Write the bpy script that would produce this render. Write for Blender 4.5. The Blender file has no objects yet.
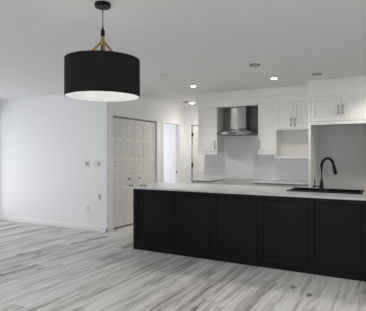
import bpy, bmesh, math, random
from mathutils import Vector, Matrix

# ------------------------------------------------------------------ camera, world, light, exposure
SC = bpy.context.scene
COL = SC.collection
PI = math.pi
cam = bpy.data.objects.new('camera', bpy.data.cameras.new('camera'))
COL.objects.link(cam)
cam.location = (0, 0, 1.38)
cam.rotation_euler = (PI/2, 0, math.atan(212/389))
cam.data.sensor_fit = 'HORIZONTAL'
cam.data.sensor_width = 36
cam.data.lens = 36*389/366
cam.data.shift_y = -1.0/366
cam.data.clip_start = 0.05
SC.camera = cam

SC.view_settings.view_transform = 'Standard'
SC.view_settings.look = 'None'
SC.view_settings.gamma = 1
SC.view_settings.use_curve_mapping = False
SC.view_settings.exposure = 0.30
try:
    SC.cycles.use_denoising = True
    SC.cycles.diffuse_bounces = 8
    SC.cycles.max_bounces = 12
    SC.cycles.sample_clamp_indirect = 4
except Exception:
    pass

world = bpy.data.worlds.new('world'); SC.world = world
world.use_nodes = True
world.node_tree.nodes['Background'].inputs[0].default_value = (0.82, 0.89, 0.98, 1)
world.node_tree.nodes['Background'].inputs[1].default_value = 1.0

def area(name, loc, direction, sx, sy, watts, col):
    l = bpy.data.lights.new(name, 'AREA'); l.shape = 'RECTANGLE'
    l.size = sx; l.size_y = sy; l.energy = watts; l.color = col
    o = bpy.data.objects.new(name, l); COL.objects.link(o)
    o.location = loc
    o.rotation_euler = Vector(direction).to_track_quat('-Z', 'Z').to_euler()
    return o
# daylight at the left and bedroom windows; rear and right are added unseen fill
area('daylight_left', (-8.3, 2.75, 1.75), (1, 0, -0.5), 5.4, 2.2, 108, (0.98, 0.96, 0.985))
area('fill_rear', (-2.4, -3.5, 1.8), (0, 1, -0.5), 5.8, 2.2, 56, (1.0, 0.97, 0.945))
area('fill_right', (3.2, 2.2, 1.8), (-1, 0, -0.5), 3.6, 2.2, 14, (1.0, 0.97, 0.93))
area('daylight_bedroom', (-7.60, 8.5, 1.4), (1, 0, 0), 1.5, 1.3, 44, (0.94, 0.93, 1.0))

H = 2.54

# ------------------------------------------------------------------ materials
def nodes(name):
    m = bpy.data.materials.new(name); m.use_nodes = True
    nt = m.node_tree
    return m, nt, nt.nodes['Principled BSDF']
def N(nt, t, **kw):
    n = nt.nodes.new(t)
    for k, v in kw.items():
        setattr(n, k, v)
    return n
def plain(name, col, rough=0.5, metal=0.0, bump=0.0, scale=60.0, var=0.03, spec=None):
    """paint / metal with a slight procedural tone variation and optional fine bump"""
    m, nt, b = nodes(name)
    tc = N(nt, 'ShaderNodeTexCoord'); no = N(nt, 'ShaderNodeTexNoise')
    no.inputs['Scale'].default_value = scale; no.inputs['Detail'].default_value = 3
    nt.links.new(tc.outputs['Object'], no.inputs['Vector'])
    mp = N(nt, 'ShaderNodeMapRange')
    mp.inputs['To Min'].default_value = 1-var; mp.inputs['To Max'].default_value = 1+var
    nt.links.new(no.outputs['Fac'], mp.inputs['Value'])
    mx = N(nt, 'ShaderNodeVectorMath', operation='SCALE')
    mx.inputs[0].default_value = col
    nt.links.new(mp.outputs['Result'], mx.inputs['Scale'])
    nt.links.new(mx.outputs['Vector'], b.inputs['Base Color'])
    b.inputs['Roughness'].default_value = rough; b.inputs['Metallic'].default_value = metal
    if spec is not None: b.inputs['Specular IOR Level'].default_value = spec
    if bump:
        bp = N(nt, 'ShaderNodeBump'); bp.inputs['Strength'].default_value = bump; bp.inputs['Distance'].default_value = 0.002
        nt.links.new(no.outputs['Fac'], bp.inputs['Height']); nt.links.new(bp.outputs['Normal'], b.inputs['Normal'])
    return m
def emit(name, col, s):
    m, nt, b = nodes(name)
    b.inputs['Base Color'].default_value = (*col, 1)
    b.inputs['Emission Color'].default_value = (*col, 1); b.inputs['Emission Strength'].default_value = s
    return m

M_wall = plain('wall_paint', (0.80, 0.80, 0.80), 0.7, bump=0.06, scale=180, var=0.01)
M_kwall = plain('grey_white_wall_paint', (0.62, 0.62, 0.615), 0.7, bump=0.06, scale=180, var=0.01)
M_ceil = plain('ceiling_paint', (0.78, 0.78, 0.775), 0.8, bump=0.08, scale=140, var=0.012)
M_trim = plain('trim_paint', (0.79, 0.79, 0.78), 0.4, var=0.01)
M_doorp = plain('door_paint', (0.69, 0.683, 0.65), 0.45, var=0.012)
M_cab = plain('white_cabinet_lacquer', (0.80, 0.795, 0.765), 0.38, var=0.01)
M_black = plain('black_cabinet_lacquer', (0.0075, 0.0075, 0.008), 0.30, var=0.05, spec=0.13)
M_blackm = plain('matt_black_metal', (0.006, 0.006, 0.006), 0.4, var=0.05, spec=0.25)
M_sink = plain('black_composite', (0.006, 0.006, 0.006), 0.5, var=0.1, spec=0.14)
M_nickel = plain('brushed_nickel', (0.22, 0.215, 0.20), 0.4, 1.0, scale=200)
M_hinge = plain('dark_hinge_metal', (0.02, 0.02, 0.02), 0.5, 0.6)
M_brass = plain('brass', (0.46, 0.31, 0.13), 0.25, 1.0, var=0.08)
M_plate = plain('white_plastic', (0.74, 0.74, 0.74), 0.4, var=0.01)
M_greyp = plain('grey_plastic_and_shade', (0.22, 0.22, 0.23), 0.4, var=0.02)
M_dark = plain('dark_slot_and_shade', (0.02, 0.02, 0.02), 0.6)
M_lin = plain('white_shade_lining', (0.92, 0.92, 0.91), 0.6, var=0.02, scale=40)
M_lens = emit('lit_lens', (1.0, 0.955, 0.89), 90.0)
M_off = plain('frosted_lens_off', (0.55, 0.55, 0.55), 0.4)
M_bulb = emit('lit_bulb', (1.0, 0.98, 0.95), 16.0)
M_disp = emit('hood_display', (0.02, 0.02, 0.025), 0.05)

def mat_quartz():
    m, nt, b = nodes('white_quartz')
    tc = N(nt, 'ShaderNodeTexCoord'); no = N(nt, 'ShaderNodeTexNoise')
    no.inputs['Scale'].default_value = 9; no.inputs['Detail'].default_value = 8
    nt.links.new(tc.outputs['Object'], no.inputs['Vector'])
    cr = N(nt, 'ShaderNodeValToRGB')
    cr.color_ramp.elements[0].position = 0.3; cr.color_ramp.elements[0].color = (0.55, 0.55, 0.54, 1)
    cr.color_ramp.elements[1].position = 0.7; cr.color_ramp.elements[1].color = (0.63, 0.63, 0.62, 1)
    nt.links.new(no.outputs['Fac'], cr.inputs['Fac']); nt.links.new(cr.outputs['Color'], b.inputs['Base Color'])
    b.inputs['Roughness'].default_value = 0.22
    return m
M_quartz = mat_quartz()

def mat_steel():
    m, nt, b = nodes('brushed_steel')
    tc = N(nt, 'ShaderNodeTexCoord'); mp = N(nt, 'ShaderNodeMapping'); no = N(nt, 'ShaderNodeTexNoise')
    mp.inputs['Scale'].default_value = (300, 300, 4); no.inputs['Scale'].default_value = 1.0
    nt.links.new(tc.outputs['Object'], mp.inputs['Vector']); nt.links.new(mp.outputs['Vector'], no.inputs['Vector'])
    mr = N(nt, 'ShaderNodeMapRange'); mr.inputs['To Min'].default_value = 0.26; mr.inputs['To Max'].default_value = 0.34
    nt.links.new(no.outputs['Fac'], mr.inputs['Value']); nt.links.new(mr.outputs['Result'], b.inputs['Roughness'])
    b.inputs['Base Color'].default_value = (0.40, 0.40, 0.395, 1); b.inputs['Metallic'].default_value = 1.0
    b.inputs['Anisotropic'].default_value = 0.9; b.inputs['Anisotropic Rotation'].default_value = 0.25
    tg = N(nt, 'ShaderNodeTangent', direction_type='RADIAL', axis='Z'); nt.links.new(tg.outputs[0], b.inputs['Tangent'])
    return m
M_steel = mat_steel()

def mat_fabric():
    m, nt, b = nodes('black_linen')
    tc = N(nt, 'ShaderNodeTexCoord'); mp = N(nt, 'ShaderNodeMapping')
    mp.inputs['Scale'].default_value = (70, 70, 260)
    n1 = N(nt, 'ShaderNodeTexNoise'); n1.inputs['Scale'].default_value = 1.0; n1.inputs['Detail'].default_value = 4
    nt.links.new(tc.outputs['Object'], mp.inputs['Vector']); nt.links.new(mp.outputs['Vector'], n1.inputs['Vector'])
    cr = N(nt, 'ShaderNodeValToRGB')
    cr.color_ramp.elements[0].position = 0.3; cr.color_ramp.elements[0].color = (0.010, 0.010, 0.0095, 1)
    cr.color_ramp.elements[1].position = 0.75; cr.color_ramp.elements[1].color = (0.034, 0.034, 0.032, 1)
    nt.links.new(n1.outputs['Fac'], cr.inputs['Fac']); nt.links.new(cr.outputs['Color'], b.inputs['Base Color'])
    b.inputs['Roughness'].default_value = 0.95; b.inputs['Specular IOR Level'].default_value = 0.1
    return m
M_fabric = mat_fabric()

def mat_tile():
    m, nt, b = nodes('white_subway_tile')
    tc = N(nt, 'ShaderNodeTexCoord'); mp = N(nt, 'ShaderNodeMapping')
    mp.inputs['Rotation'].default_value = (PI/2, 0, 0)
    br = N(nt, 'ShaderNodeTexBrick')
    br.inputs['Color1'].default_value = (0.79, 0.79, 0.81, 1); br.inputs['Color2'].default_value = (0.76, 0.76, 0.78, 1)
    br.inputs['Mortar'].default_value = (0.63, 0.63, 0.64, 1)
    br.inputs['Scale'].default_value = 1.0; br.inputs['Mortar Size'].default_value = 0.0022
    br.inputs['Brick Width'].default_value = 0.152; br.inputs['Row Height'].default_value = 0.0762
    nt.links.new(tc.outputs['Object'], mp.inputs['Vector']); nt.links.new(mp.outputs['Vector'], br.inputs['Vector'])
    nt.links.new(br.outputs['Color'], b.inputs['Base Color'])
    bp = N(nt, 'ShaderNodeBump', invert=True); bp.inputs['Strength'].default_value = 0.2; bp.inputs['Distance'].default_value = 0.002
    nt.links.new(br.outputs['Fac'], bp.inputs['Height']); nt.links.new(bp.outputs['Normal'], b.inputs['Normal'])
    b.inputs['Roughness'].default_value = 0.25
    return m
M_tile = mat_tile()

def mat_floor():
    m, nt, b = nodes('grey_washed_planks')
    L = nt.links.new
    def math_(op, a, bb=None, c=None):
        n = N(nt, 'ShaderNodeMath', operation=op)
        for i, v in enumerate((a, bb, c)):
            if v is None: continue
            if isinstance(v, (int, float)): n.inputs[i].default_value = v
            else: L(v, n.inputs[i])
        return n.outputs[0]
    tc = N(nt, 'ShaderNodeTexCoord'); sp = N(nt, 'ShaderNodeSeparateXYZ'); L(tc.outputs['Object'], sp.inputs[0])
    W, LEN = 0.182, 1.22
    u = math_('DIVIDE', sp.outputs['X'], W)
    row = math_('FLOOR', u); fu = math_('FRACT', u)
    wn = N(nt, 'ShaderNodeTexWhiteNoise', noise_dimensions='1D'); L(row, wn.inputs['W'])
    v = math_('ADD', math_('DIVIDE', sp.outputs['Y'], LEN), math_('MULTIPLY', wn.outputs['Value'], 7.0))
    seg = math_('FLOOR', v); fv = math_('FRACT', v)
    cb = N(nt, 'ShaderNodeCombineXYZ'); L(row, cb.inputs[0]); L(seg, cb.inputs[1])
    w2 = N(nt, 'ShaderNodeTexWhiteNoise', noise_dimensions='3D'); L(cb.outputs[0], w2.inputs['Vector'])
    # grain: noise stretched along the plank, offset per plank
    off = math_('MULTIPLY', w2.outputs['Value'], 37.0)
    gx = N(nt, 'ShaderNodeCombineXYZ')
    L(math_('ADD', math_('MULTIPLY', sp.outputs['X'], 16.0), off), gx.inputs[0]); L(math_('MULTIPLY', sp.outputs['Y'], 0.9), gx.inputs[1]); L(off, gx.inputs[2])
    g1 = N(nt, 'ShaderNodeTexNoise'); g1.inputs['Scale'].default_value = 1.0; g1.inputs['Detail'].default_value = 5; g1.inputs['Roughness'].default_value = 0.6; g1.inputs['Distortion'].default_value = 0.8
    L(gx.outputs[0], g1.inputs['Vector'])
    gy = N(nt, 'ShaderNodeCombineXYZ')
    L(math_('ADD', math_('MULTIPLY', sp.outputs['X'], 90.0), off), gy.inputs[0]); L(math_('MULTIPLY', sp.outputs['Y'], 4.0), gy.inputs[1]); L(off, gy.inputs[2])
    g2 = N(nt, 'ShaderNodeTexNoise'); g2.inputs['Scale'].default_value = 1.0; g2.inputs['Detail'].default_value = 3
    L(gy.outputs[0], g2.inputs['Vector'])
    # knots
    kv = N(nt, 'ShaderNodeCombineXYZ'); L(math_('MULTIPLY', sp.outputs['X'], 4.6), kv.inputs[0]); L(math_('MULTIPLY', sp.outputs['Y'], 1.9), kv.inputs[1])
    vo = N(nt, 'ShaderNodeTexVoronoi'); vo.inputs['Scale'].default_value = 1.0; vo.inputs['Randomness'].default_value = 1.0
    L(kv.outputs[0], vo.inputs['Vector'])
    sepc = N(nt, 'ShaderNodeSeparateXYZ'); L(vo.outputs['Color'], sepc.inputs[0])
    kn = N(nt, 'ShaderNodeMapRange'); kn.inputs['From Min'].default_value = 0.03; kn.inputs['From Max'].default_value = 0.17
    kn.inputs['To Min'].default_value = 1.0; kn.inputs['To Max'].default_value = 0.0
    L(vo.outputs['Distance'], kn.inputs['Value'])
    knot = math_('MULTIPLY', kn.outputs[0], math_('GREATER_THAN', sepc.outputs['X'], 0.55))
    # tone
    t = math_('ADD', math_('MULTIPLY', g1.outputs['Fac'], 1.60), math_('MULTIPLY', g2.outputs['Fac'], 0.62))
    t = math_('ADD', t, math_('MULTIPLY', math_('SUBTRACT', w2.outputs['Value'], 0.5), 0.30))
    t = math_('SUBTRACT', math_('SUBTRACT', t, 0.32), math_('MULTIPLY', knot, 0.62))
    edge = math_('ABSOLUTE', math_('SUBTRACT', fu, 0.5))
    t = math_('ADD', t, math_('MULTIPLY', math_('POWER', math_('MULTIPLY', edge, 2.0), 5.0), 0.22))
    cr = N(nt, 'ShaderNodeValToRGB'); e = cr.color_ramp.elements
    e[0].position = 0.40; e[0].color = (0.15, 0.142, 0.135, 1)
    e[1].position = 1.15 if False else 1.0; e[1].color = (0.66, 0.652, 0.64, 1)
    x = e.new(0.62); x.color = (0.35, 0.342, 0.332, 1)
    x = e.new(0.80); x.color = (0.51, 0.502, 0.49, 1)
    L(t, cr.inputs['Fac'])
    # joints
    j1 = math_('GREATER_THAN', edge, 0.4915)
    j2 = math_('GREATER_THAN', math_('ABSOLUTE', math_('SUBTRACT', fv, 0.5)), 0.4985)
    jt = math_('MAXIMUM', j1, j2)
    mx = N(nt, 'ShaderNodeMix', data_type='RGBA'); L(math_('MULTIPLY', jt, 0.55), mx.inputs['Factor'])
    L(cr.outputs['Color'], mx.inputs['A']); mx.inputs['B'].default_value = (0.07, 0.068, 0.065, 1)
    L(mx.outputs['Result'], b.inputs['Base Color'])
    rr = N(nt, 'ShaderNodeMapRange'); rr.inputs['To Min'].default_value = 0.34; rr.inputs['To Max'].default_value = 0.52
    L(g1.outputs['Fac'], rr.inputs['Value']); L(rr.outputs[0], b.inputs['Roughness'])
    bp = N(nt, 'ShaderNodeBump', invert=True); bp.inputs['Strength'].default_value = 0.25; bp.inputs['Distance'].default_value = 0.002
    L(jt, bp.inputs['Height']); L(bp.outputs['Normal'], b.inputs['Normal'])
    return m
M_floor = mat_floor()

def mat_glass():
    m = bpy.data.materials.new('window_glass'); m.use_nodes = True; nt = m.node_tree; nt.nodes.clear()
    out = N(nt, 'ShaderNodeOutputMaterial'); mix = N(nt, 'ShaderNodeMixShader')
    tr = N(nt, 'ShaderNodeBsdfTransparent'); gl = N(nt, 'ShaderNodeBsdfGlossy'); gl.inputs['Roughness'].default_value = 0.02
    mix.inputs[0].default_value = 0.06
    nt.links.new(tr.outputs[0], mix.inputs[1]); nt.links.new(gl.outputs[0], mix.inputs[2]); nt.links.new(mix.outputs[0], out.inputs[0])
    return m
M_glass = mat_glass()
def mat_hoodglass():
    m, nt, b = nodes('smoky_hood_glass')
    b.inputs['Base Color'].default_value = (0.30, 0.31, 0.31, 1); b.inputs['Roughness'].default_value = 0.08
    b.inputs['Transmission Weight'].default_value = 0.6
    return m
M_hglass = mat_hoodglass()

# ------------------------------------------------------------------ mesh helpers (all coordinates are world metres)
def box(bm, x0, x1, y0, y1, z0, z1, bevel=0.0):
    r = bmesh.ops.create_cube(bm, size=1)
    vs = r['verts']
    for v in vs:
        v.co = Vector(((x0+x1)/2+v.co.x*(x1-x0), (y0+y1)/2+v.co.y*(y1-y0), (z0+z1)/2+v.co.z*(z1-z0)))
    if bevel > 0:
        es = list({e for v in vs for e in v.link_edges})
        bmesh.ops.bevel(bm, geom=es, offset=bevel, segments=2, affect='EDGES', profile=0.6)
    return bm
def B(*a, **k):
    return box(bmesh.new(), *a, **k)
def frame_of(d):
    d = Vector(d).normalized()
    a = Vector((0, 0, 1)) if abs(d.z) < 0.9 else Vector((1, 0, 0))
    s = d.cross(a).normalized(); t = s.cross(d).normalized()
    return s, t
def tube(bm, pts, rad, seg=14, cap=True):
    pts = [Vector(p) for p in pts]
    rads = rad if isinstance(rad, (list, tuple)) else [rad]*len(pts)
    rings = []
    ref = None
    for i, p in enumerate(pts):
        d = (pts[min(i+1, len(pts)-1)]-pts[max(i-1, 0)]).normalized()
        if ref is None: s, t = frame_of(d)
        else:
            s = (ref - d*ref.dot(d)).normalized(); t = d.cross(s)
        ref = s
        rings.append([bm.verts.new(p + (s*math.cos(2*PI*k/seg)+t*math.sin(2*PI*k/seg))*rads[i]) for k in range(seg)])
    for a, b in zip(rings, rings[1:]):
        for k in range(seg):
            bm.faces.new((a[k], a[(k+1) % seg], b[(k+1) % seg], b[k]))
    if cap:
        bm.faces.new(rings[0][::-1]); bm.faces.new(rings[-1])
    return bm
def lathe(bm, prof, cx, cy, seg=48, close=False):
    """prof: list of (radius, z); revolve about the vertical at cx, cy"""
    rings = []
    for r, z in prof:
        if r < 1e-6: rings.append([bm.verts.new((cx, cy, z))])
        else: rings.append([bm.verts.new((cx+r*math.cos(2*PI*k/seg), cy+r*math.sin(2*PI*k/seg), z)) for k in range(seg)])
    pr = list(zip(rings, rings[1:]))
    if close: pr.append((rings[-1], rings[0]))
    for a, b in pr:
        for k in range(seg):
            q = (k+1) % seg
            if len(a) == 1 and len(b) == 1: continue
            if len(a) == 1: bm.faces.new((a[0], b[q], b[k]))
            elif len(b) == 1: bm.faces.new((a[k], a[q], b[0]))
            else: bm.faces.new((a[k], a[q], b[q], b[k]))
    return bm
def prism(bm, poly, axis, a0, a1):
    """extrude a 2-D polygon along 'x' (poly = (y,z)), 'y' (poly = (x,z)) or 'z' (poly = (x,y))"""
    def P(p, a):
        return {'x': (a, p[0], p[1]), 'y': (p[0], a, p[1]), 'z': (p[0], p[1], a)}[axis]
    A = [bm.verts.new(P(p, a0)) for p in poly]; C = [bm.verts.new(P(p, a1)) for p in poly]
    n = len(poly)
    bm.faces.new(A); bm.faces.new(C[::-1])
    for i in range(n):
        bm.faces.new((A[i], C[i], C[(i+1) % n], A[(i+1) % n]))
    return bm
def origin_of(o):
    v = Vector((0, 0, 0))
    while o is not None:
        v = v + Vector(o.location); o = o.parent
    return v
def obj(name, bm, mat, parent=None, smooth=False, at=None, bevel=0.0):
    bmesh.ops.recalc_face_normals(bm, faces=bm.faces)
    org = origin_of(parent) if parent is not None else Vector(at or (0, 0, 0))
    bmesh.ops.translate(bm, verts=bm.verts, vec=-org)
    me = bpy.data.meshes.new(name); bm.to_mesh(me); bm.free()
    me.materials.append(mat)
    o = bpy.data.objects.new(name, me); COL.objects.link(o)
    if parent is not None: o.parent = parent
    else: o.location = org
    if smooth:
        for p in me.polygons: p.use_smooth = True
        es = o.modifiers.new('edges', 'EDGE_SPLIT'); es.split_angle = math.radians(35)
    if bevel:
        bv = o.modifiers.new('bevel', 'BEVEL'); bv.width = bevel; bv.segments = 2; bv.limit_method = 'ANGLE'
    return o
def tag(o, label, cat, group=None):
    o['label'] = label; o['category'] = cat
    if group: o['group'] = group
    return o
def thing(name, loc, label, cat, group=None):
    o = bpy.data.objects.new(name, None); COL.objects.link(o); o.location = loc; o.empty_display_size = 0.1
    return tag(o, label, cat, group)
def struct(name, bm, mat, at=None, **k):
    o = obj(name, bm, mat, at=at, **k); o['kind'] = 'structure'; return o
def sroot(name, loc):
    o = bpy.data.objects.new(name, None); COL.objects.link(o); o.location = loc; o['kind'] = 'structure'; return o
def dup(root, loc, label, group=None):
    r = root.copy(); COL.objects.link(r); r.location = loc; r['label'] = label
    if group: r['group'] = group
    for ch in list(root.children):
        c = ch.copy(); COL.objects.link(c); c.parent = r
        for g in list(ch.children):
            d = g.copy(); COL.objects.link(d); d.parent = c
    return r

def shaker(x0, x1, yf, z0, z1, stile=0.057, top=None, bottom=None, th=0.02, rec=0.010, ch=0.004):
    """shaker front facing -y: four frame members and a recessed flat panel with a small chamfer"""
    top = top or stile; bottom = bottom or stile
    bm = bmesh.new()
    xs = [x0, x0+stile, x1-stile, x1]; zs = [z0, z0+bottom, z1-top, z1]
    c = ch
    def v(x, y, z): return bm.verts.new((x, y, z))
    G = [[v(x, yf, z) for z in zs] for x in xs]
    for i in range(3):
        for k in range(3):
            if i == 1 and k == 1: continue
            bm.faces.new((G[i][k], G[i+1][k], G[i+1][k+1], G[i][k+1]))
    inn = [v(xs[1]+c, yf+rec, zs[1]+c), v(xs[2]-c, yf+rec, zs[1]+c), v(xs[2]-c, yf+rec, zs[2]-c), v(xs[1]+c, yf+rec, zs[2]-c)]
    out = [G[1][1], G[2][1], G[2][2], G[1][2]]
    for i in range(4):
        bm.faces.new((out[i], out[(i+1) % 4], inn[(i+1) % 4], inn[i]))
    bm.faces.new(inn)
    # edges and back
    per = [G[0][k] for k in range(4)] + [G[i][3] for i in (1, 2, 3)] + [G[3][k] for k in (2, 1, 0)] + [G[i][0] for i in (2, 1)]
    bk = [v(p.co.x, yf+th, p.co.z) for p in per]
    n = len(per)
    for i in range(n):
        bm.faces.new((per[i], bk[i], bk[(i+1) % n], per[(i+1) % n]))
    bm.faces.new(bk)
    return bm
def bar_handle(x, yf, z0, z1, r=0.0085):
    bm = bmesh.new()
    tube(bm, [(x, yf-0.032, z0), (x, yf-0.032, z1)], r, 12)
    for z in (z0+0.02, z1-0.02):
        tube(bm, [(x, yf+0.001, z), (x, yf-0.032, z)], r*0.8, 10)
    return bm
def hbar_handle(x0, x1, yf, z, r=0.006):
    bm = bmesh.new()
    tube(bm, [(x0, yf-0.032, z), (x1, yf-0.032, z)], r, 12)
    for x in (x0+0.02, x1-0.02):
        tube(bm, [(x, yf+0.001, z), (x, yf-0.032, z)], r*0.8, 10)
    return bm

# ------------------------------------------------------------------ room shell
XW, XR, YR = -7.42, 2.4, -2.6          # window wall, right wall, rear wall
XC = -4.49                             # closet wall face
YL = 5.41                              # left wall face
YK = 7.05                              # kitchen wall face
YH = 8.32                              # hall end wall face
struct('floor', B(XW-0.12, XR+0.12, YR-0.12, 10.1, -0.1, 0), M_floor)
struct('ceiling', B(XW-0.12, XR+0.12, YR-0.12, 10.1, H, H+0.1), M_ceil)
struct('wall_left', B(XW, XC-0.1, YL, YL+0.12, 0, H), M_wall)
# closet wall with two openings
CY0, CY1, CZ = 5.585, 7.085, 2.092
DY0, DY1, DZ = 7.32, 8.085, 2.09
bm = bmesh.new()
for y0, y1, z0, z1 in ((YL, CY0, 0, H), (CY1, DY0, 0, H), (DY1, YH+0.1, 0, H), (CY0, CY1, CZ, H), (DY0, DY1, DZ, H)):
    box(bm, XC-0.1, XC, y0, y1, z0, z1)
struct('wall_closet', bm, M_wall)
bm = bmesh.new(); box(bm, XC-0.8, XC-0.7, YL+0.12, 7.2, 0, H); box(bm, XW, XC-0.1, 7.2, 7.26, 0, H)
struct('wall_partition', bm, M_wall)
struct('wall_bedroom', B(XW, XC, 10.0, 10.1, 0, H), M_wall)
# hall end wall with a door opening
EX0, EX1, EZ = -4.312, -3.50, 2.09
bm = bmesh.new()
box(bm, XC-0.1, EX0, YH, YH+0.1, 0, H); box(bm, EX1, -3.23, YH, YH+0.1, 0, H); box(bm, EX0, EX1, YH, YH+0.1, EZ, H)
box(bm, XC-0.1, -3.23, YH+0.5, YH+0.56, 0, H); box(bm, XC-0.1, XC, YH+0.1, YH+0.5, 0, H); box(bm, -3.33, -3.23, YH+0.1, YH+0.5, 0, H)
struct('wall_hall', bm, M_wall)
bm = bmesh.new(); box(bm, -3.35, XR, YK, YK+0.12, 0, H); box(bm, -3.35, -3.23, YK+0.12, YH, 0, H)
struct('wall_kitchen', bm, M_kwall)
bm = bmesh.new()
box(bm, XR, XR+0.12, YR, 0.5, 0, H); box(bm, XR, XR+0.12, 3.9, YK, 0, H); box(bm, XR, XR+0.12, 0.5, 3.9, 0, 0.1); box(bm, XR, XR+0.12, 0.5, 3.9, 2.3, H)
struct('wall_right', bm, M_wall)
# window walls
def wall_window_x(name, x0, x1, y0, y1, oy0, oy1, oz0, oz1):
    bm = bmesh.new()
    box(bm, x0, x1, y0, oy0, 0, H); box(bm, x0, x1, oy1, y1, 0, H)
    box(bm, x0, x1, oy0, oy1, 0, oz0); box(bm, x0, x1, oy0, oy1, oz1, H)
    return struct(name, bm, M_wall)
wall_window_x('wall_windows', XW-0.12, XW, YR, 7.2, 0.2, 5.28, 0.12, 2.3)
wall_window_x('wall_bedroom_windows', XW-0.12, XW, 7.2, 10.0, 7.7, 9.3, 0.7, 2.1)
bm = bmesh.new()
box(bm, XW, -5.2, YR-0.12, YR, 0, H); box(bm, 0.4, XR, YR-0.12, YR, 0, H)
box(bm, -5.2, 0.4, YR-0.12, YR, 0, 0.1); box(bm, -5.2, 0.4, YR-0.12, YR, 2.3, H)
struct('wall_rear', bm, M_wall)
def window(name, axis, c, a0, a1, z0, z1, n):
    r = sroot(name, (c, a0, z0) if axis == 'x' else (a0, c, z0))
    bm = bmesh.new(); f = 0.06; t = 0.05
    def bx(b, p0, p1, q0, q1):
        if axis == 'x': box(b, c-t, c+0.0, p0, p1, q0, q1)
        else: box(b, p0, p1, c-t, c, q0, q1)
    bx(bm, a0, a1, z0, z0+f); bx(bm, a0, a1, z1-f, z1)
    for i in range(n+1):
        p = a0+(a1-a0-f)*i/n; bx(bm, p, p+f, z0+f, z1-f)
    obj('window_frame', bm, M_trim, r)
    for i in range(n):
        p0 = a0+(a1-a0-f)*i/n+f; p1 = a0+(a1-a0-f)*(i+1)/n
        g = bmesh.new()
        if axis == 'x': box(g, c-0.03, c-0.024, p0, p1, z0+f, z1-f)
        else: box(g, p0, p1, c-0.03, c-0.024, z0+f, z1-f)
        obj('pane', g, M_glass, r)
window('window_1', 'x', XW-0.05, 0.2, 5.28, 0.12, 2.3, 3)
window('added_window_2', 'y', YR-0.05, -5.2, 0.4, 0.1, 2.3, 4)  # added unseen rear window for the fill lamp behind it
window('added_window_4', 'x', XR+0.10, 0.5, 3.9, 0.1, 2.3, 2)  # added unseen right window, put in to light the closet wall and floor
window('window_3', 'x', XW-0.05, 7.7, 9.3, 0.7, 2.1, 2)

def base_prof(th=0.014, h=0.095):
    return [(0, 0), (th, 0), (th, h-0.02), (th*0.55, h-0.008), (th*0.4, h), (0, h)]
struct('baseboard_left', prism(bmesh.new(), [(YL-a, z) for a, z in base_prof()], 'x', XW, XC+0.014), M_trim)
bm = bmesh.new()
for y0, y1 in ((YL-0.014, CY0), (CY1, DY0-0.07), (DY1+0.07, YH)):
    prism(bm, [(XC+a, z) for a, z in base_prof()], 'y', y0, y1)
struct('baseboard_closet', bm, M_trim)
bm = bmesh.new(); prism(bm, [(YH-a, z) for a, z in base_prof()], 'x', XC, EX0-0.07)
struct('baseboard_hall', bm, M_trim)

# ------------------------------------------------------------------ bifold closet doors (door_1, door_2)
def panel_leaf_x(xf, y0, y1, z0, z1, rows, stile, th=0.034):
    """door leaf facing +x with moulded rectangular panels, rows = list of (z0,z1)"""
    bm = bmesh.new()
    d, w = 0.010, 0.012
    ys = [y0, y0+stile, y1-stile, y1]
    zs = sorted({z0, z1, *[a for r in rows for a in r]})
    G = {}
    def V(y, z):
        k = (round(y, 4), round(z, 4))
        if k not in G: G[k] = bm.verts.new((xf, y, z))
        return G[k]
    R = {(round(a, 4), round(b, 4)) for a, b in rows}
    for k in range(len(zs)-1):
        for i in range(3):
            q = [V(ys[i], zs[k]), V(ys[i+1], zs[k]), V(ys[i+1], zs[k+1]), V(ys[i], zs[k+1])]
            if i == 1 and (round(zs[k], 4), round(zs[k+1], 4)) in R:
                a0, a1, b0, b1 = ys[1], ys[2], zs[k], zs[k+1]
                prev = q
                for ins, dep in ((w*0.7, -d), (w*1.6, -d), (w*2.8, -d*0.25)):
                    nx = [bm.verts.new((xf+dep, a, b)) for a, b in ((a0+ins, b0+ins), (a1-ins, b0+ins), (a1-ins, b1-ins), (a0+ins, b1-ins))]
                    for j in range(4):
                        bm.faces.new((prev[j], prev[(j+1) % 4], nx[(j+1) % 4], nx[j]))
                    prev = nx
                bm.faces.new(prev)
            else:
                bm.faces.new(q)
    # sides and back
    box(bm, xf-th, xf-0.011, y0, y1, z0, z1)
    for a, b in ((y0, y0), (y1, y1)):
        vs = [bm.verts.new(p) for p in ((xf, a, z0), (xf, a, z1), (xf-0.011, a, z1), (xf-0.011, a, z0))]
        bm.faces.new(vs)
    for z in (z0, z1):
        vs = [bm.verts.new(p) for p in ((xf, y0, z), (xf, y1, z), (xf-0.011, y1, z), (xf-0.011, y0, z))]
        bm.faces.new(vs)
    return bm
XD = XC-0.045
rows = []
zt = 1.965
for i in range(5):
    rows.append((zt-0.275, zt)); zt -= 0.362
lw = (CY1-CY0-0.02-0.012)/4
def knob(bm, x, y, z, r=0.017):
    # small round door knob on a stem, axis +x
    prof = [(0.0, 0.007), (0.012, 0.007), (0.02, r), (0.032, r*0.95), (0.036, r*0.6)]
    rings = []
    for dx, rr in prof:
        rings.append([bm.verts.new((x+dx, y+rr*math.cos(2*PI*k/16), z+rr*math.sin(2*PI*k/16))) for k in range(16)])
    for a, b in zip(rings, rings[1:]):
        for k in range(16): bm.faces.new((a[k], a[(k+1) % 16], b[(k+1) % 16], b[k]))
    bm.faces.new(rings[-1]); bm.faces.new(rings[0][::-1])
    return bm
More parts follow.
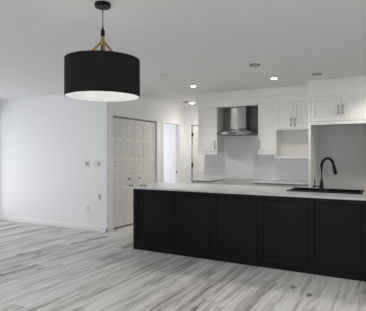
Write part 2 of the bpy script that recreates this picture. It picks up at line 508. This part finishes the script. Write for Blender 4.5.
for d in range(2):
    yy0 = CY0+0.006+d*(2*lw+0.012)
    r = sroot('door_%d' % (d+1), (XD, yy0, 0))
    for i in range(2):
        y0 = yy0+i*(lw+0.003); y1 = y0+lw-0.002
        lf = obj('leaf', panel_leaf_x(XD, y0, y1, 0.028, 2.062, rows, 0.075), M_doorp, r)
        if i == 1-d:
            yk = y0+lw*(0.42 if d == 0 else 0.30)
            kb = obj('knob', knob(bmesh.new(), XD, yk, 0.912), M_blackm, lf, smooth=True)
            kb['label'] = 'small black knob'
bm = B(XC-0.095, XC-0.03, CY0, CY1, CZ-0.022, CZ)
tr = struct('trim_1', bm, M_greyp); tr['label'] = 'grey track at the head of the closet doors'

# ------------------------------------------------------------------ open doorway to the bright room (door_3)
r = sroot('door_3', (XC, DY0, 0))
bm = bmesh.new(); cw, ct = 0.068, 0.016
box(bm, XC, XC+ct, DY0-cw, DY0+0.005, 0, DZ+cw, 0.003); box(bm, XC, XC+ct, DY1-0.005, DY1+cw, 0, DZ+cw, 0.003)
box(bm, XC, XC+ct, DY0+0.005, DY1-0.005, DZ-0.005, DZ+cw, 0.003)
obj('casing', bm, M_trim, r)
bm = bmesh.new()
box(bm, XC-0.1, XC, DY0, DY0+0.012, 0, DZ); box(bm, XC-0.1, XC, DY1-0.012, DY1, 0, DZ); box(bm, XC-0.1, XC, DY0+0.012, DY1-0.012, DZ-0.012, DZ)
box(bm, XC-0.06, XC-0.045, DY1-0.022, DY1-0.012, 0, DZ-0.012)
obj('jamb', bm, M_trim, r)
s = obj('strike_plate', B(XC-0.098, XC-0.070, DY1-0.0165, DY1-0.012, 0.94, 0.985), M_hinge, r); s['label'] = 'dark metal strike plate'

# ------------------------------------------------------------------ white panel door at the end of the hall (door_4)
r = sroot('door_4', (EX0, YH, 0))
bm = bmesh.new()
box(bm, EX0-0.07, EX0+0.004, YH-0.016, YH, 0, EZ+0.07, 0.003); box(bm, EX1-0.004, EX1+0.07, YH-0.016, YH, 0, EZ+0.07, 0.003)
box(bm, EX0+0.004, EX1-0.004, YH-0.016, YH, EZ-0.004, EZ+0.07, 0.003)
obj('casing', bm, M_trim, r)
LX0 = EX0+0.030
def panel_leaf_y(yf, x0, x1, z0, z1, cols, rws, th=0.035):
    bm = bmesh.new()
    box(bm, x0, x1, yf, yf+th, z0, z1, 0.002)
    for a, b in cols:
        for c, d in rws:
            for ins, h in ((0.0, 0.006), (0.03, 0.010)):
                box(bm, a+ins, b-ins, yf-h if ins else yf-h, yf, c+ins, d-ins, 0.003)
    return bm
leaf = obj('leaf', panel_leaf_y(YH+0.02, LX0, EX1-0.006, 0.012, EZ-0.012, [(LX0+0.11, LX0+0.34), (LX0+0.43, LX0+0.66)], [(0.2, 0.75), (0.93, 1.36), (1.5, 1.95)]), M_doorp, r)
for z in (0.28, 1.12, 1.86):
    hb = bmesh.new(); tube(hb, [(EX0+0.016, YH+0.012, z-0.05), (EX0+0.016, YH+0.012, z+0.05)], 0.011, 10)
    box(hb, EX0+0.016, EX0+0.05, YH+0.012, YH+0.0185, z-0.045, z+0.045)
    h = obj('hinge', hb, M_hinge, leaf, smooth=True); h['label'] = 'black butt hinge'
hb = bmesh.new(); tube(hb, [(EX1-0.07, YH+0.02, 0.95), (EX1-0.07, YH-0.03, 0.95)], [0.012, 0.026], 16)
obj('knob', hb, M_hinge, leaf, smooth=True)

# ------------------------------------------------------------------ backsplash tiles; dark panel painted as the shade above the hood canopy
XL1_, XR0_ = -2.935, -2.143
M_hoodshade = plain('hood_shade_grey', (0.22, 0.215, 0.20), 0.7)
struct('trim_backsplash', B(-3.345, -1.21, YK-0.009, YK, 0.91, 2.29), M_tile)
struct('trim_hood_shade', B(XL1_+0.003, XR0_-0.003, YK-0.0115, YK-0.0095, 1.77, 2.285), M_hoodshade)

# ------------------------------------------------------------------ kitchen wall cabinets
YF = 6.72                    # face of the wall cabinet doors
ZT = 2.29; ZB = 1.425
def wall_cabinet(x0, x1, z0, z1, yf, label, doors, name='wall_cabinet', rail=True, stile=0.057, hz=None):
    t = thing(name, ((x0+x1)/2, YK-0.012, z0), label, 'cabinet')
    bm = bmesh.new(); yb = YK-0.012; y0 = yf+0.022
    th = 0.018
    box(bm, x0, x0+th, y0, yb, z0, z1); box(bm, x1-th, x1, y0, yb, z0, z1)
    box(bm, x0+th, x1-th, y0, yb, z0, z0+th); box(bm, x0+th, x1-th, y0, yb, z1-th, z1); box(bm, x0+th, x1-th, yb-0.01, yb, z0+th, z1-th)
    obj('carcass', bm, M_cab, t)
    n = len(doors)
    for i, side in enumerate(doors):
        a = x0+(x1-x0)*i/n+0.0022; b = x0+(x1-x0)*(i+1)/n-0.0022
        d = obj('door', shaker(a, b, yf, z0+0.002, z1-0.003, stile), M_cab, t)
        hx = b-0.032 if side == 'r' else a+0.032
        z = hz or (z0+0.05, z0+0.20)
        h = obj('handle', bar_handle(hx, yf, *z), M_nickel, d, smooth=True); h['label'] = 'brushed metal bar handle'
    if rail:
        obj('light_rail', B(x0, x1, yf-0.004, yf+0.026, z0-0.055, z0-0.004, bevel=0.003), M_cab, t)
    return t
XL0, XL1 = -3.335, -2.935
XR0, XR1, XM1 = -2.143, -1.836, -1.212
wall_cabinet(XL0, XL1, ZB+0.008, ZT, YF, 'white single-door shaker wall cabinet left of the steel range hood', ['r'])
wall_cabinet(XR0, XR1, ZB+0.008, ZT, YF, 'white narrow single-door shaker wall cabinet right of the steel range hood', ['l'])
wall_cabinet(XR1, XM1, 1.828, ZT, YF, 'white short two-door shaker wall cabinet above the open shelf box', ['r', 'l'], rail=False, hz=(1.86, 2.00))
# open shelf box under the two-door cabinet
x0, x1, z0, z1 = XR1, XM1, 1.312, 1.826
t = thing('open_shelf', ((x0+x1)/2, YK-0.012, z0), 'white open shelf box under the short two-door wall cabinet', 'shelf')
bm = bmesh.new(); box(bm, x0, x0+0.02, YF, YK-0.012, z0, z1); obj('side_panel', bm, M_cab, t)
obj('side_panel', B(x1-0.02, x1, YF, YK-0.012, z0, z1), M_cab, t)
obj('bottom_shelf', B(x0+0.02, x1-0.02, YF, YK-0.012, z0, z0+0.034), M_cab, t)
obj('back_panel', B(x0+0.02, x1-0.02, YK-0.024, YK-0.012, z0+0.034, z1), M_cab, t)
obj('top_strip', B(x0+0.02, x1-0.02, YF, YF+0.3, z1-0.02, z1), M_cab, t)

# tall side panel and the cabinet over the fridge recess
YFF = 6.38
FX0, FX1 = -1.171, -0.285
tag(obj('tall_side_panel', B(-1.209, -1.173, YFF, YK-0.001, 0, ZT, bevel=0.002), M_cab, at=(-1.19, YFF, 0)), 'tall white gable panel left of the empty fridge recess', 'panel')
tag(obj('tall_side_panel', B(FX1+0.002, FX1+0.038, YFF, YK-0.001, 0, ZT, bevel=0.002), M_cab, at=(FX1, YFF, 0)), 'tall white gable panel right of the empty fridge recess', 'panel')
wall_cabinet(FX0, FX1, 1.90, ZT, YFF, 'deep white two-door shaker cabinet above the empty fridge recess', ['r', 'l'], rail=True, hz=(2.0, 2.14), stile=0.06)

# crown mouldings and the pelmet over the hood
def crown(y, ztop, zbot, proj):
    # profile in (y, z): frieze, then a stepped cove reaching the ceiling
    return [(y+0.02, zbot), (y, zbot), (y, zbot+0.11), (y-0.010, zbot+0.115), (y-0.010, zbot+0.135), (y-proj*0.35, zbot+0.165), (y-proj*0.8, ztop-0.035), (y-proj, ztop-0.025), (y-proj, ztop), (y+0.02, ztop)]
bm = prism(bmesh.new(), crown(YF, H, ZT, 0.05), 'x', XL0-0.03, -1.209)
box(bm, XL0, XL0+0.02, YF+0.02, YK-0.002, ZT, H-0.002)
struct('trim_crown', bm, M_cab)
bm = prism(bmesh.new(), crown(YFF, H, ZT, 0.05), 'x', -1.215, FX1+0.06)
box(bm, -1.209, -1.19, YFF+0.02, YF+0.02, ZT, H-0.002)
struct('trim_fridge_crown', bm, M_cab)
tr = struct('trim_pelmet', B(XL1+0.002, XR0-0.002, YF+0.004, YF+0.024, ZT-0.028, ZT, bevel=0.002), M_cab)

# ------------------------------------------------------------------ range hood
HX = (XL1+XR0)/2
t = thing('range_hood', (HX, YK-0.01, 1.72), 'stainless steel chimney range hood with curved canopy between white wall cabinets', 'range hood')
yb = YK-0.012
obj('chimney', B(HX-0.145, HX+0.145, 6.79, yb, 1.86, ZT, bevel=0.003), M_steel, t)
obj('chimney_sleeve', B(HX-0.150, HX+0.150, 6.785, yb, 1.84, 2.06, bevel=0.003), M_steel, t)
# canopy body: slopes down from chimney to a wide shallow box with a bowed front
def bow(x, w, y_mid, y_end):
    return y_end + (y_mid-y_end)*(1-(x/w)**2)
bm = bmesh.new()
W = 0.30; n = 16
top, bot, low = [], [], []
for i in range(n+1):
    x = -W+2*W*i/n
    top.append(bm.verts.new((HX+x*0.52, bow(x, W, 6.77, 6.80), 1.862)))
    bot.append(bm.verts.new((HX+x, bow(x, W, 6.535, 6.60), 1.790)))
    low.append(bm.verts.new((HX+x, bow(x, W, 6.535, 6.60), 1.745)))
def close_strip(a, b):
    for i in range(n): bm.faces.new((a[i], a[i+1], b[i+1], b[i]))
close_strip(top, bot); close_strip(bot, low)
tb = [bm.verts.new((HX-W*0.52, yb, 1.862)), bm.verts.new((HX+W*0.52, yb, 1.862))]
bb = [bm.verts.new((HX-W, yb, 1.790)), bm.verts.new((HX+W, yb, 1.790))]
lb = [bm.verts.new((HX-W, yb, 1.745)), bm.verts.new((HX+W, yb, 1.745))]
bm.faces.new(top+[tb[1], tb[0]]); bm.faces.new(low+[lb[1], lb[0]])
bm.faces.new((top[0], bot[0], bb[0], tb[0])); bm.faces.new((bot[0], low[0], lb[0], bb[0]))
bm.faces.new((top[n], bot[n], bb[1], tb[1])); bm.faces.new((bot[n], low[n], lb[1], bb[1]))
bm.faces.new((tb[0], tb[1], bb[1], bb[0])); bm.faces.new((bb[0], bb[1], lb[1], lb[0]))
can = obj('canopy', bm, M_steel, t, smooth=True)
bm = bmesh.new(); W = 0.372; n = 20
for zt_, in ((1,),):
    A, C = [], []
    for i in range(n+1):
        x = -W+2*W*i/n
        droop = 0.012*(x/W)**2
        for lst, z in ((A, 1.778-droop), (C, 1.770-droop)):
            lst.append((bm.verts.new((HX+x, bow(x, W, 6.50, 6.62), z)), bm.verts.new((HX+x, yb-0.01, z))))
    for i in range(n):
        bm.faces.new((A[i][0], A[i+1][0], A[i+1][1], A[i][1])); bm.faces.new((C[i][0], C[i][1], C[i+1][1], C[i+1][0]))
        bm.faces.new((A[i][0], C[i][0], C[i+1][0], A[i+1][0])); bm.faces.new((A[i][1], A[i+1][1], C[i+1][1], C[i][1]))
    for i in (0, n):
        bm.faces.new((A[i][0], A[i][1], C[i][1], C[i][0]))
g = obj('glass_visor', bm, M_hglass, t, smooth=True); g['label'] = 'curved smoky glass visor'
bm = bmesh.new()
W = 0.075; n = 12; A = []
for i in range(n+1):
    x = -W+2*W*i/n
    y = bow(x, 0.30, 6.535, 6.60)-0.002
    hh = 0.012*math.sqrt(max(0.05, 1-(x/W)**2))
    A.append([bm.verts.new((HX+x-0.02, y, 1.768+hh)), bm.verts.new((HX+x-0.02, y, 1.768-hh)), bm.verts.new((HX+x-0.02, y+0.012, 1.768+hh)), bm.verts.new((HX+x-0.02, y+0.012, 1.768-hh))])
for a, b in zip(A, A[1:]):
    bm.faces.new((a[0], b[0], b[1], a[1])); bm.faces.new((a[0], a[2], b[2], b[0])); bm.faces.new((a[1], b[1], b[3], a[3]))
bm.faces.new((A[0][0], A[0][1], A[0][3], A[0][2])); bm.faces.new((A[-1][0], A[-1][2], A[-1][3], A[-1][1]))
c = obj('control_panel', bm, M_blackm, can); c['label'] = 'oval black control panel'
obj('filter', B(HX-0.25, HX+0.25, 6.66, yb-0.03, 1.735, 1.7445), M_nickel, t)

# ------------------------------------------------------------------ base cabinets and worktop along the kitchen wall
YB = 6.44
def base_cabinet(x0, x1, label):
    t = thing('base_cabinet', ((x0+x1)/2, YK-0.012, 0), label, 'cabinet')
    bm = bmesh.new(); box(bm, x0, x1, YB+0.022, YK-0.002, 0.10, 0.879); obj('carcass', bm, M_cab, t)
    obj('top_strip', B(x0+0.001, x1-0.001, YB+0.03, YK-0.012, 0.8795, 0.8925), M_dark, t)  # dark strip painted as the shadow gap under the worktop
    obj('toe_kick', B(x0, x1, YB+0.08, YK-0.002, 0, 0.10), M_cab, t)
    d = obj('drawer', shaker(x0+0.002, x1-0.002, YB, 0.70, 0.872, 0.045), M_cab, t)
    xm = (x0+x1)/2
    obj('handle', hbar_handle(xm-0.07, xm+0.07, YB, 0.80), M_nickel, d, smooth=True)
    d = obj('door', shaker(x0+0.002, x1-0.002, YB, 0.11, 0.695), M_cab, t)
    obj('handle', bar_handle(x1-0.04, YB, 0.52, 0.66), M_nickel, d, smooth=True)
    return t
base_cabinet(-3.33, XL1, 'white base cabinet at the hall end, left of the empty range gap')
base_cabinet(XR0, -1.68, 'white base cabinet right beside the empty range gap')
base_cabinet(-1.678, -1.212, 'white base cabinet beside the tall fridge gable')
def slab(x0, x1, y0, y1, z0, z1): return B(x0, x1, y0, y1, z0, z1, bevel=0.003)
tag(obj('countertop', slab(-3.345, XL1+0.005, YB-0.025, YK-0.010, 0.893, 0.91), M_quartz, at=(-3.14, 6.7, 0.88)), 'short pale worktop under the left wall cabinet, beside the range gap', 'countertop')
tag(obj('countertop', slab(XR0-0.005, -1.211, YB-0.025, YK-0.010, 0.893, 0.91), M_quartz, at=(-1.67, 6.7, 0.88)), 'pale worktop along the tiled wall under the open shelf box', 'countertop')

# ------------------------------------------------------------------ island
YI0, YI1 = 4.645, 5.55
IX = [-3.363, -2.751, -2.113, -1.486, -0.884, -0.252, 0.37]
ZI = 0.882
t = thing('kitchen_island', ((IX[0]+IX[-1])/2, YI0, 0), 'long black kitchen island with recessed shaker panels on grey plank floor', 'kitchen island')
bm = bmesh.new(); th = 0.018; yf = YI0+0.022
box(bm, IX[0]+0.02, IX[-1]-0.02, yf, yf+th, 0, ZI); box(bm, IX[0]+0.02, IX[-1]-0.02, YI1-th, YI1, 0.1, ZI)
box(bm, IX[0]+0.02, IX[-1]-0.02, yf+th, YI1-th, 0.1, 0.118)
box(bm, -1.35, -1.332, yf+th, YI1-th, 0.118, ZI); box(bm, -0.25, -0.232, yf+th, YI1-th, 0.118, ZI)
obj('carcass', bm, M_black, t)
for i in range(6):
    obj('shaker_panel', shaker(IX[i]+0.002, IX[i+1]-0.002, YI0, 0.055, ZI, 0.067, top=0.055, bottom=0.075, th=0.0215, rec=0.016, ch=0.002), M_black, t, bevel=0.0045)
obj('end_panel', B(IX[0], IX[0]+0.019, YI0+0.0225, YI1, 0, ZI), M_black, t)
obj('end_panel', B(IX[-1]-0.019, IX[-1], YI0+0.0225, YI1, 0, ZI), M_black, t)
obj('plinth', B(IX[0], IX[-1], YI0+0.003, YI0+0.022, 0, 0.054), M_black, t)
# worktop with a cut-out for the sink
SX0, SX1, SY0, SY1 = -1.235, -0.345, 5.045, 5.56
def slab_hole(xs, ys, z0, z1):
    bm = bmesh.new()
    V = {}
    for i, x in enumerate(xs):
        for j, y in enumerate(ys):
            for k, z in enumerate((z0, z1)): V[i, j, k] = bm.verts.new((x, y, z))
    for i in range(3):
        for j in range(3):
            if i == 1 and j == 1: continue
            for k in (0, 1):
                bm.faces.new((V[i, j, k], V[i+1, j, k], V[i+1, j+1, k], V[i, j+1, k]))
    def wall(p, q): bm.faces.new((V[(*p, 0)], V[(*q, 0)], V[(*q, 1)], V[(*p, 1)]))
    for i in range(3): wall((i, 0), (i+1, 0)); wall((i, 3), (i+1, 3)); wall((0, i), (0, i+1)); wall((3, i), (3, i+1))
    wall((1, 1), (2, 1)); wall((1, 2), (2, 2)); wall((1, 1), (1, 2)); wall((2, 1), (2, 2))
    return bm
YI2 = 5.66
isl_top = obj('countertop', slab_hole([-3.525, SX0+0.025, SX1-0.025, 0.42], [YI0-0.025, SY0+0.025, SY1-0.025, YI2], ZI, ZI+0.026), M_quartz, at=(-1.55, 5.1, ZI), bevel=0.003)
tag(isl_top, 'long white stone worktop on the black island', 'countertop')
ZC = ZI+0.026

# ------------------------------------------------------------------ sink and tap
t = thing('kitchen_sink', ((SX0+SX1)/2, (SY0+SY1)/2, ZC), 'black double-bowl drop-in sink set in the white island worktop', 'sink')
def rim():
    bm = bmesh.new()
    xm = SX0+(SX1-SX0)*0.5
    xs = [SX0, SX0+0.03, xm-0.012, xm+0.012, SX1-0.03, SX1]; ys = [SY0, SY0+0.075, SY1-0.03, SY1]
    z0, z1 = ZC, ZC+0.011
    V = {}
    for i, x in enumerate(xs):
        for j, y in enumerate(ys):
            for k, z in enumerate((z0, z1)): V[i, j, k] = bm.verts.new((x, y, z))
    hole = {(1, 1), (3, 1)}
    for i in range(5):
        for j in range(3):
            if (i, j) in hole: continue
            for k in (0, 1):
                bm.faces.new((V[i, j, k], V[i+1, j, k], V[i+1, j+1, k], V[i, j+1, k]))
    def wall(p, q): bm.faces.new((V[(*p, 0)], V[(*q, 0)], V[(*q, 1)], V[(*p, 1)]))
    for i in range(5): wall((i, 0), (i+1, 0)); wall((i, 3), (i+1, 3))
    for j in range(3): wall((0, j), (0, j+1)); wall((5, j), (5, j+1))
    for a in (1, 3):
        wall((a, 1), (a+1, 1)); wall((a, 2), (a+1, 2)); wall((a, 1), (a, 2)); wall((a+1, 1), (a+1, 2))
    return bm, xs, ys
bm, xs, ys = rim()
obj('rim', bm, M_sink, t, bevel=0.003)
for a in (1, 3):
    x0, x1, y0, y1 = xs[a], xs[a+1], ys[1], ys[2]
    bm = bmesh.new(); zt, zb = ZC+0.008, ZC-0.19; th = 0.004
    i0, i1, j0, j1 = x0+0.02, x1-0.02, y0+0.02, y1-0.02
    T = [bm.verts.new(p) for p in ((x0, y0, zt), (x1, y0, zt), (x1, y1, zt), (x0, y1, zt))]
    Bt = [bm.verts.new(p) for p in ((i0, j0, zb), (i1, j0, zb), (i1, j1, zb), (i0, j1, zb))]
    for i in range(4): bm.faces.new((T[i], T[(i+1) % 4], Bt[(i+1) % 4], Bt[i]))
    bm.faces.new(Bt)
    bw = obj('bowl', bm, M_sink, t)
    so = bw.modifiers.new('thickness', 'SOLIDIFY'); so.thickness = 0.004
    obj('drain', lathe(bmesh.new(), [(0, zb+0.006), (0.035, zb+0.006), (0.045, zb+0.003), (0.045, zb+0.0005)], (x0+x1)/2, (y0+y1)/2, 24), M_nickel, bw, smooth=True)

TX, TY, TZ = -0.802, SY0+0.036, ZC+0.0115
t = thing('kitchen_faucet', (TX, TY, TZ), 'tall matt black gooseneck faucet on the sink rim', 'faucet')
obj('base', lathe(bmesh.new(), [(0, TZ), (0.030, TZ), (0.030, TZ+0.006), (0.024, TZ+0.012), (0.022, TZ+0.11), (0.016, TZ+0.118), (0, TZ+0.118)], TX, TY, 28), M_blackm, t, smooth=True)
R = 0.098; zc = TZ+0.315
ang = math.radians(53)          # direction the spout points, measured from +x
dx, dy = math.cos(ang), math.sin(ang)
pts = [(TX, TY, TZ+0.112), (TX, TY, zc)]
for i in range(1, 19):
    a = PI*i/20*1.03
    pts.append((TX+dx*R*(1-math.cos(a)), TY+dy*R*(1-math.cos(a)), zc+R*math.sin(a)))
sp = obj('spout', tube(bmesh.new(), pts, 0.0178, 16), M_blackm, t, smooth=True)
p = Vector(pts[-1]); d = (Vector(pts[-1])-Vector(pts[-2])).normalized()
obj('spray_head', tube(bmesh.new(), [p-d*0.004, p+d*0.01, p+d*0.05, p+d*0.13, p+d*0.133], [0.018, 0.0195, 0.021, 0.024, 0.02], 18), M_blackm, t, smooth=True)
bm = tube(bmesh.new(), [(TX-0.018, TY, TZ+0.062), (TX-0.100, TY, TZ+0.062)], 0.018, 16)
hd = obj('handle_hub', bm, M_blackm, t, smooth=True)
obj('lever', tube(bmesh.new(), [(TX-0.080, TY, TZ+0.064), (TX-0.082, TY+0.003, TZ+0.10), (TX-0.086, TY+0.006, TZ+0.150)], [0.007, 0.006, 0.005], 10), M_blackm, hd, smooth=True)

# small dark hardware pieces lying at the far left end of the worktop
def hardware(x, y, L, label):
    t = thing('door_pull', (x, y, ZC), label, 'door pull', None)
    bm = bmesh.new()
    tube(bm, [(x-L/2*0.7, y-L/2*0.7*0, ZC+0.011), (x+L/2*0.7, y, ZC+0.011)], 0.0105, 12)
    obj('bar', bm, M_blackm, t, smooth=True)
    return t

# ------------------------------------------------------------------ pendant lamp
PX, PY = -1.972, 2.33
ZS0, ZS1 = 1.822, 2.105; RS = 0.284
t = thing('pendant_lamp', (PX, PY, ZS0), 'large black drum pendant lamp with brass struts hanging from the ceiling', 'lamp')
obj('canopy', lathe(bmesh.new(), [(0, H-0.001), (0.061, H-0.001), (0.062, H-0.004), (0.062, H-0.026), (0.058, H-0.030), (0.012, H-0.032), (0, H-0.032)], PX, PY, 40), M_blackm, t, smooth=True)
obj('cord', tube(bmesh.new(), [(PX, PY, H-0.030), (PX, PY, 2.345)], 0.0042, 10), M_blackm, t, smooth=True)
obj('socket_cap', lathe(bmesh.new(), [(0, 2.360), (0.005, 2.360), (0.009, 2.338), (0.0155, 2.334), (0.0165, 2.290), (0.015, 2.286), (0, 2.286)], PX, PY, 24), M_blackm, t, smooth=True)
st = obj('stem', lathe(bmesh.new(), [(0, 2.286), (0.0125, 2.286), (0.0125, 2.262), (0.0165, 2.256), (0.0165, 2.232), (0.012, 2.222), (0, 2.222)], PX, PY, 24), M_brass, t, smooth=True)
for k in range(4):
    a = math.radians(28.6+20+90*k)
    def q(r_, z_): return (PX+r_*math.cos(a), PY+r_*math.sin(a), z_)
    bm = tube(bmesh.new(), [q(0.008, 2.246), q(0.025, 2.228), q(0.080, 2.168), q(0.118, 2.112), q(0.135, 2.085), q(RS-0.006, 2.075)], [0.0095, 0.0095, 0.0095, 0.009, 0.004, 0.003], 10)
    s_ = obj('strut', bm, M_brass, t, smooth=True); s_['label'] = 'brass strut'
sh = obj('lamp_shade', lathe(bmesh.new(), [(RS, ZS0), (RS, ZS1), (RS-0.003, ZS1), (RS-0.003, ZS0)], PX, PY, 96, close=True), M_fabric, t, smooth=True)
li = obj('lining', lathe(bmesh.new(), [(RS-0.0035, ZS0+0.001), (RS-0.0035, ZS1-0.001), (RS-0.0055, ZS1-0.001), (RS-0.0055, ZS0+0.001)], PX, PY, 96, close=True), M_lin, sh, smooth=True)
li['label'] = 'white inner lining'
obj('bulb_holder', lathe(bmesh.new(), [(0, 2.221), (0.014, 2.221), (0.017, 2.09), (0, 2.09)], PX, PY, 20), M_blackm, t, smooth=True)
zb = 2.09
obj('bulb', lathe(bmesh.new(), [(0.013, zb), (0.014, zb-0.02), (0.024, zb-0.045), (0.030, zb-0.07), (0.026, zb-0.092), (0.014, zb-0.106), (0, zb-0.11)], PX, PY, 24), M_bulb, t, smooth=True)

# ------------------------------------------------------------------ ceiling fixtures
def downlight(x, y, label, lit=True, watts=34, beam=132):
    t = thing('recessed_light', (x, y, H), label, 'light', 'lit recessed ceiling lights' if lit else 'unlit recessed ceiling lights')
    if lit:
        obj('trim_ring', lathe(bmesh.new(), [(0.036, H-0.004), (0.068, H-0.003), (0.070, H-0.0005), (0.036, H-0.0005)], x, y, 36, close=True), M_plate, t, smooth=True)
        l = bpy.data.lights.new('downlight_beam', 'SPOT'); l.energy = watts; l.color = (1.0, 0.95, 0.885); l.spot_size = math.radians(beam); l.spot_blend = 0.9; l.shadow_soft_size = 0.04
        lo = bpy.data.objects.new('downlight_beam', l); COL.objects.link(lo); lo.parent = t; lo.location = (0, 0, -0.055)
        obj('lens', lathe(bmesh.new(), [(0, H-0.006), (0.036, H-0.006), (0.037, H-0.001), (0, H-0.001)], x, y, 32), M_lens, t)
    else:
        r_ = obj('trim_ring', lathe(bmesh.new(), [(0.044, H-0.006), (0.064, H-0.012), (0.070, H-0.010), (0.071, H-0.0005), (0.044, H-0.0005)], x, y, 36, close=True), M_greyp, t, smooth=True)
        obj('lens', lathe(bmesh.new(), [(0, H-0.004), (0.0435, H-0.004), (0.0435, H-0.0008), (0, H-0.0008)], x, y, 32), M_off, t)
    return t
downlight(-3.0, 5.87, 'glowing recessed ceiling light in front of the left wall cabinet crown', watts=27)
downlight(-1.62, 5.87, 'glowing recessed ceiling light in front of the two-door wall cabinet crown', watts=25)
downlight(-4.02, 7.80, 'glowing recessed ceiling light in the hall, near the far corner', watts=10, beam=125)
downlight(-3.66, 7.72, 'added hidden recessed fill light in the hall, behind the left wall cabinet', watts=28, beam=160)  # added fill hidden by the cabinet, brightens the closet wall
downlight(-0.24, 5.87, 'glowing recessed ceiling light above the sink, right of the frame', watts=27)
for lx, ly, lw_, lb in ((0.9, 2.9, 24, 'added unseen recessed fill light between the island and the right wall'), (-0.4, 2.2, 70, 'added unseen recessed fill light in front of the island, above the camera side'), (-3.0, 1.2, 30, 'added unseen recessed fill light over the living area, nearer the left windows'), (0.9, 0.9, 24, 'added unseen recessed fill light over the living area, nearer the right wall'), (-5.4, 1.2, 30, 'added unseen recessed fill light close to the left windows'), (-3.0, -1.2, 30, 'added unseen recessed fill light near the rear wall')):  # added out-of-view downlights that fill the room and brighten the floor
    downlight(lx, ly, lb, watts=lw_)
downlight(-1.59, 4.85, 'unlit dark-ringed recessed ceiling light nearest the camera', False)
downlight(-4.05, 7.56, 'unlit dark-ringed recessed ceiling light in the hall', False)
downlight(-0.99, 5.85, 'unlit dark-ringed recessed ceiling light in front of the fridge cabinet', False)
t = thing('smoke_detector', (-2.945, 4.86, H), 'white round ceiling smoke detector right of the black pendant lamp', 'smoke detector')
x, y = -2.945, 4.86
obj('body', lathe(bmesh.new(), [(0, H-0.010), (0.030, H-0.010), (0.047, H-0.006), (0.05, H-0.0005), (0, H-0.0005)], x, y, 36), M_ceil, t, smooth=True)
obj('sensor', lathe(bmesh.new(), [(0, H-0.016), (0.008, H-0.016), (0.011, H-0.010), (0.011, H-0.0005), (0, H-0.0005)], x-0.052, y-0.01, 20), M_greyp, t, smooth=True)

# ------------------------------------------------------------------ wall plates on the left wall
def plate(x, z, w, h, name, label, cat, kind):
    t = thing(name, (x, YL, z-h/2), label, cat)
    obj('plate', B(x-w/2, x+w/2, YL-0.007, YL, z-h/2, z+h/2, bevel=0.002), M_plate, t)
    if kind == 'outlet':
        for s in (-1, 1):
            zz = z+s*0.026
            f = obj('socket', B(x-0.0165, x+0.0165, YL-0.009, YL-0.0065, zz-0.015, zz+0.015, bevel=0.001), M_plate, t)
            bm = bmesh.new(); box(bm, x-0.008, x-0.005, YL-0.0095, YL-0.0085, zz-0.004, zz+0.008); box(bm, x+0.005, x+0.008, YL-0.0095, YL-0.0085, zz-0.004, zz+0.008)
            obj('slot', bm, M_dark, f)
    elif kind == 'shade_strip':
        f = obj('shade_strip', B(x+0.004, x+0.030, YL-0.010, YL-0.0065, z-0.045, z+0.045, bevel=0.002), M_greyp, t); f['label'] = 'grey strip painted as shade'  # grey strip paints the shade on the plate's right half
        obj('rocker', B(x-0.028, x+0.001, YL-0.0095, YL-0.0065, z-0.045, z+0.045, bevel=0.002), M_plate, t)
    elif kind == 'switch':
        n = 3
        for i in range(n):
            xx = x+(i-1)*0.046
            obj('rocker', B(xx-0.0165, xx+0.0165, YL-0.011, YL-0.0065, z-0.033, z+0.033, bevel=0.002), M_plate if i < 2 else M_greyp, t)  # right rocker is grey to paint the shade at the plate's edge
    return t
plate(-4.712, 1.215, 0.165, 0.115, 'light_switch', 'white triple light switch plate near the closet corner', 'light switch', 'switch')
t = thing('thermostat', (-4.94, YL, 1.16), 'small grey thermostat left of the triple light switch', 'thermostat')
obj('body', B(-4.975, -4.905, YL-0.022, YL, 1.165, 1.255, bevel=0.004), M_plate, t)
obj('screen', B(-4.962, -4.918, YL-0.0235, YL-0.0215, 1.182, 1.246), M_greyp, t)
plate(-4.663, 0.622, 0.075, 0.118, 'wall_plate', 'white wall plate with a painted grey shade strip below the triple light switch, nearest the closet corner', 'wall plate', 'shade_strip')
plate(-4.937, 0.385, 0.072, 0.115, 'wall_outlet', 'white wall outlet low on the white wall, just above the baseboard', 'outlet', 'outlet')
# outlet on the tiled wall
t = thing('wall_outlet', (-1.66, YK-0.009, 1.14), 'white outlet on the tiled wall under the open shelf box', 'outlet')
obj('plate', B(-1.696, -1.624, YK-0.0145, YK-0.009, 1.14, 1.255, bevel=0.002), M_plate, t)
for zz in (1.17, 1.225):
    f = obj('socket', B(-1.676, -1.644, YK-0.0165, YK-0.014, zz-0.014, zz+0.014, bevel=0.001), M_plate, t)
    obj('slot', box(B(-1.668, -1.665, YK-0.017, YK-0.016, zz-0.004, zz+0.008), -1.655, -1.652, YK-0.017, YK-0.016, zz-0.004, zz+0.008), M_dark, f)
hardware(-3.47, 4.74, 0.09, 'short black metal pull lying at the far left corner of the white worktop')
hardware(-3.305, 4.82, 0.15, 'longer black metal pull lying on the left end of the white worktop')
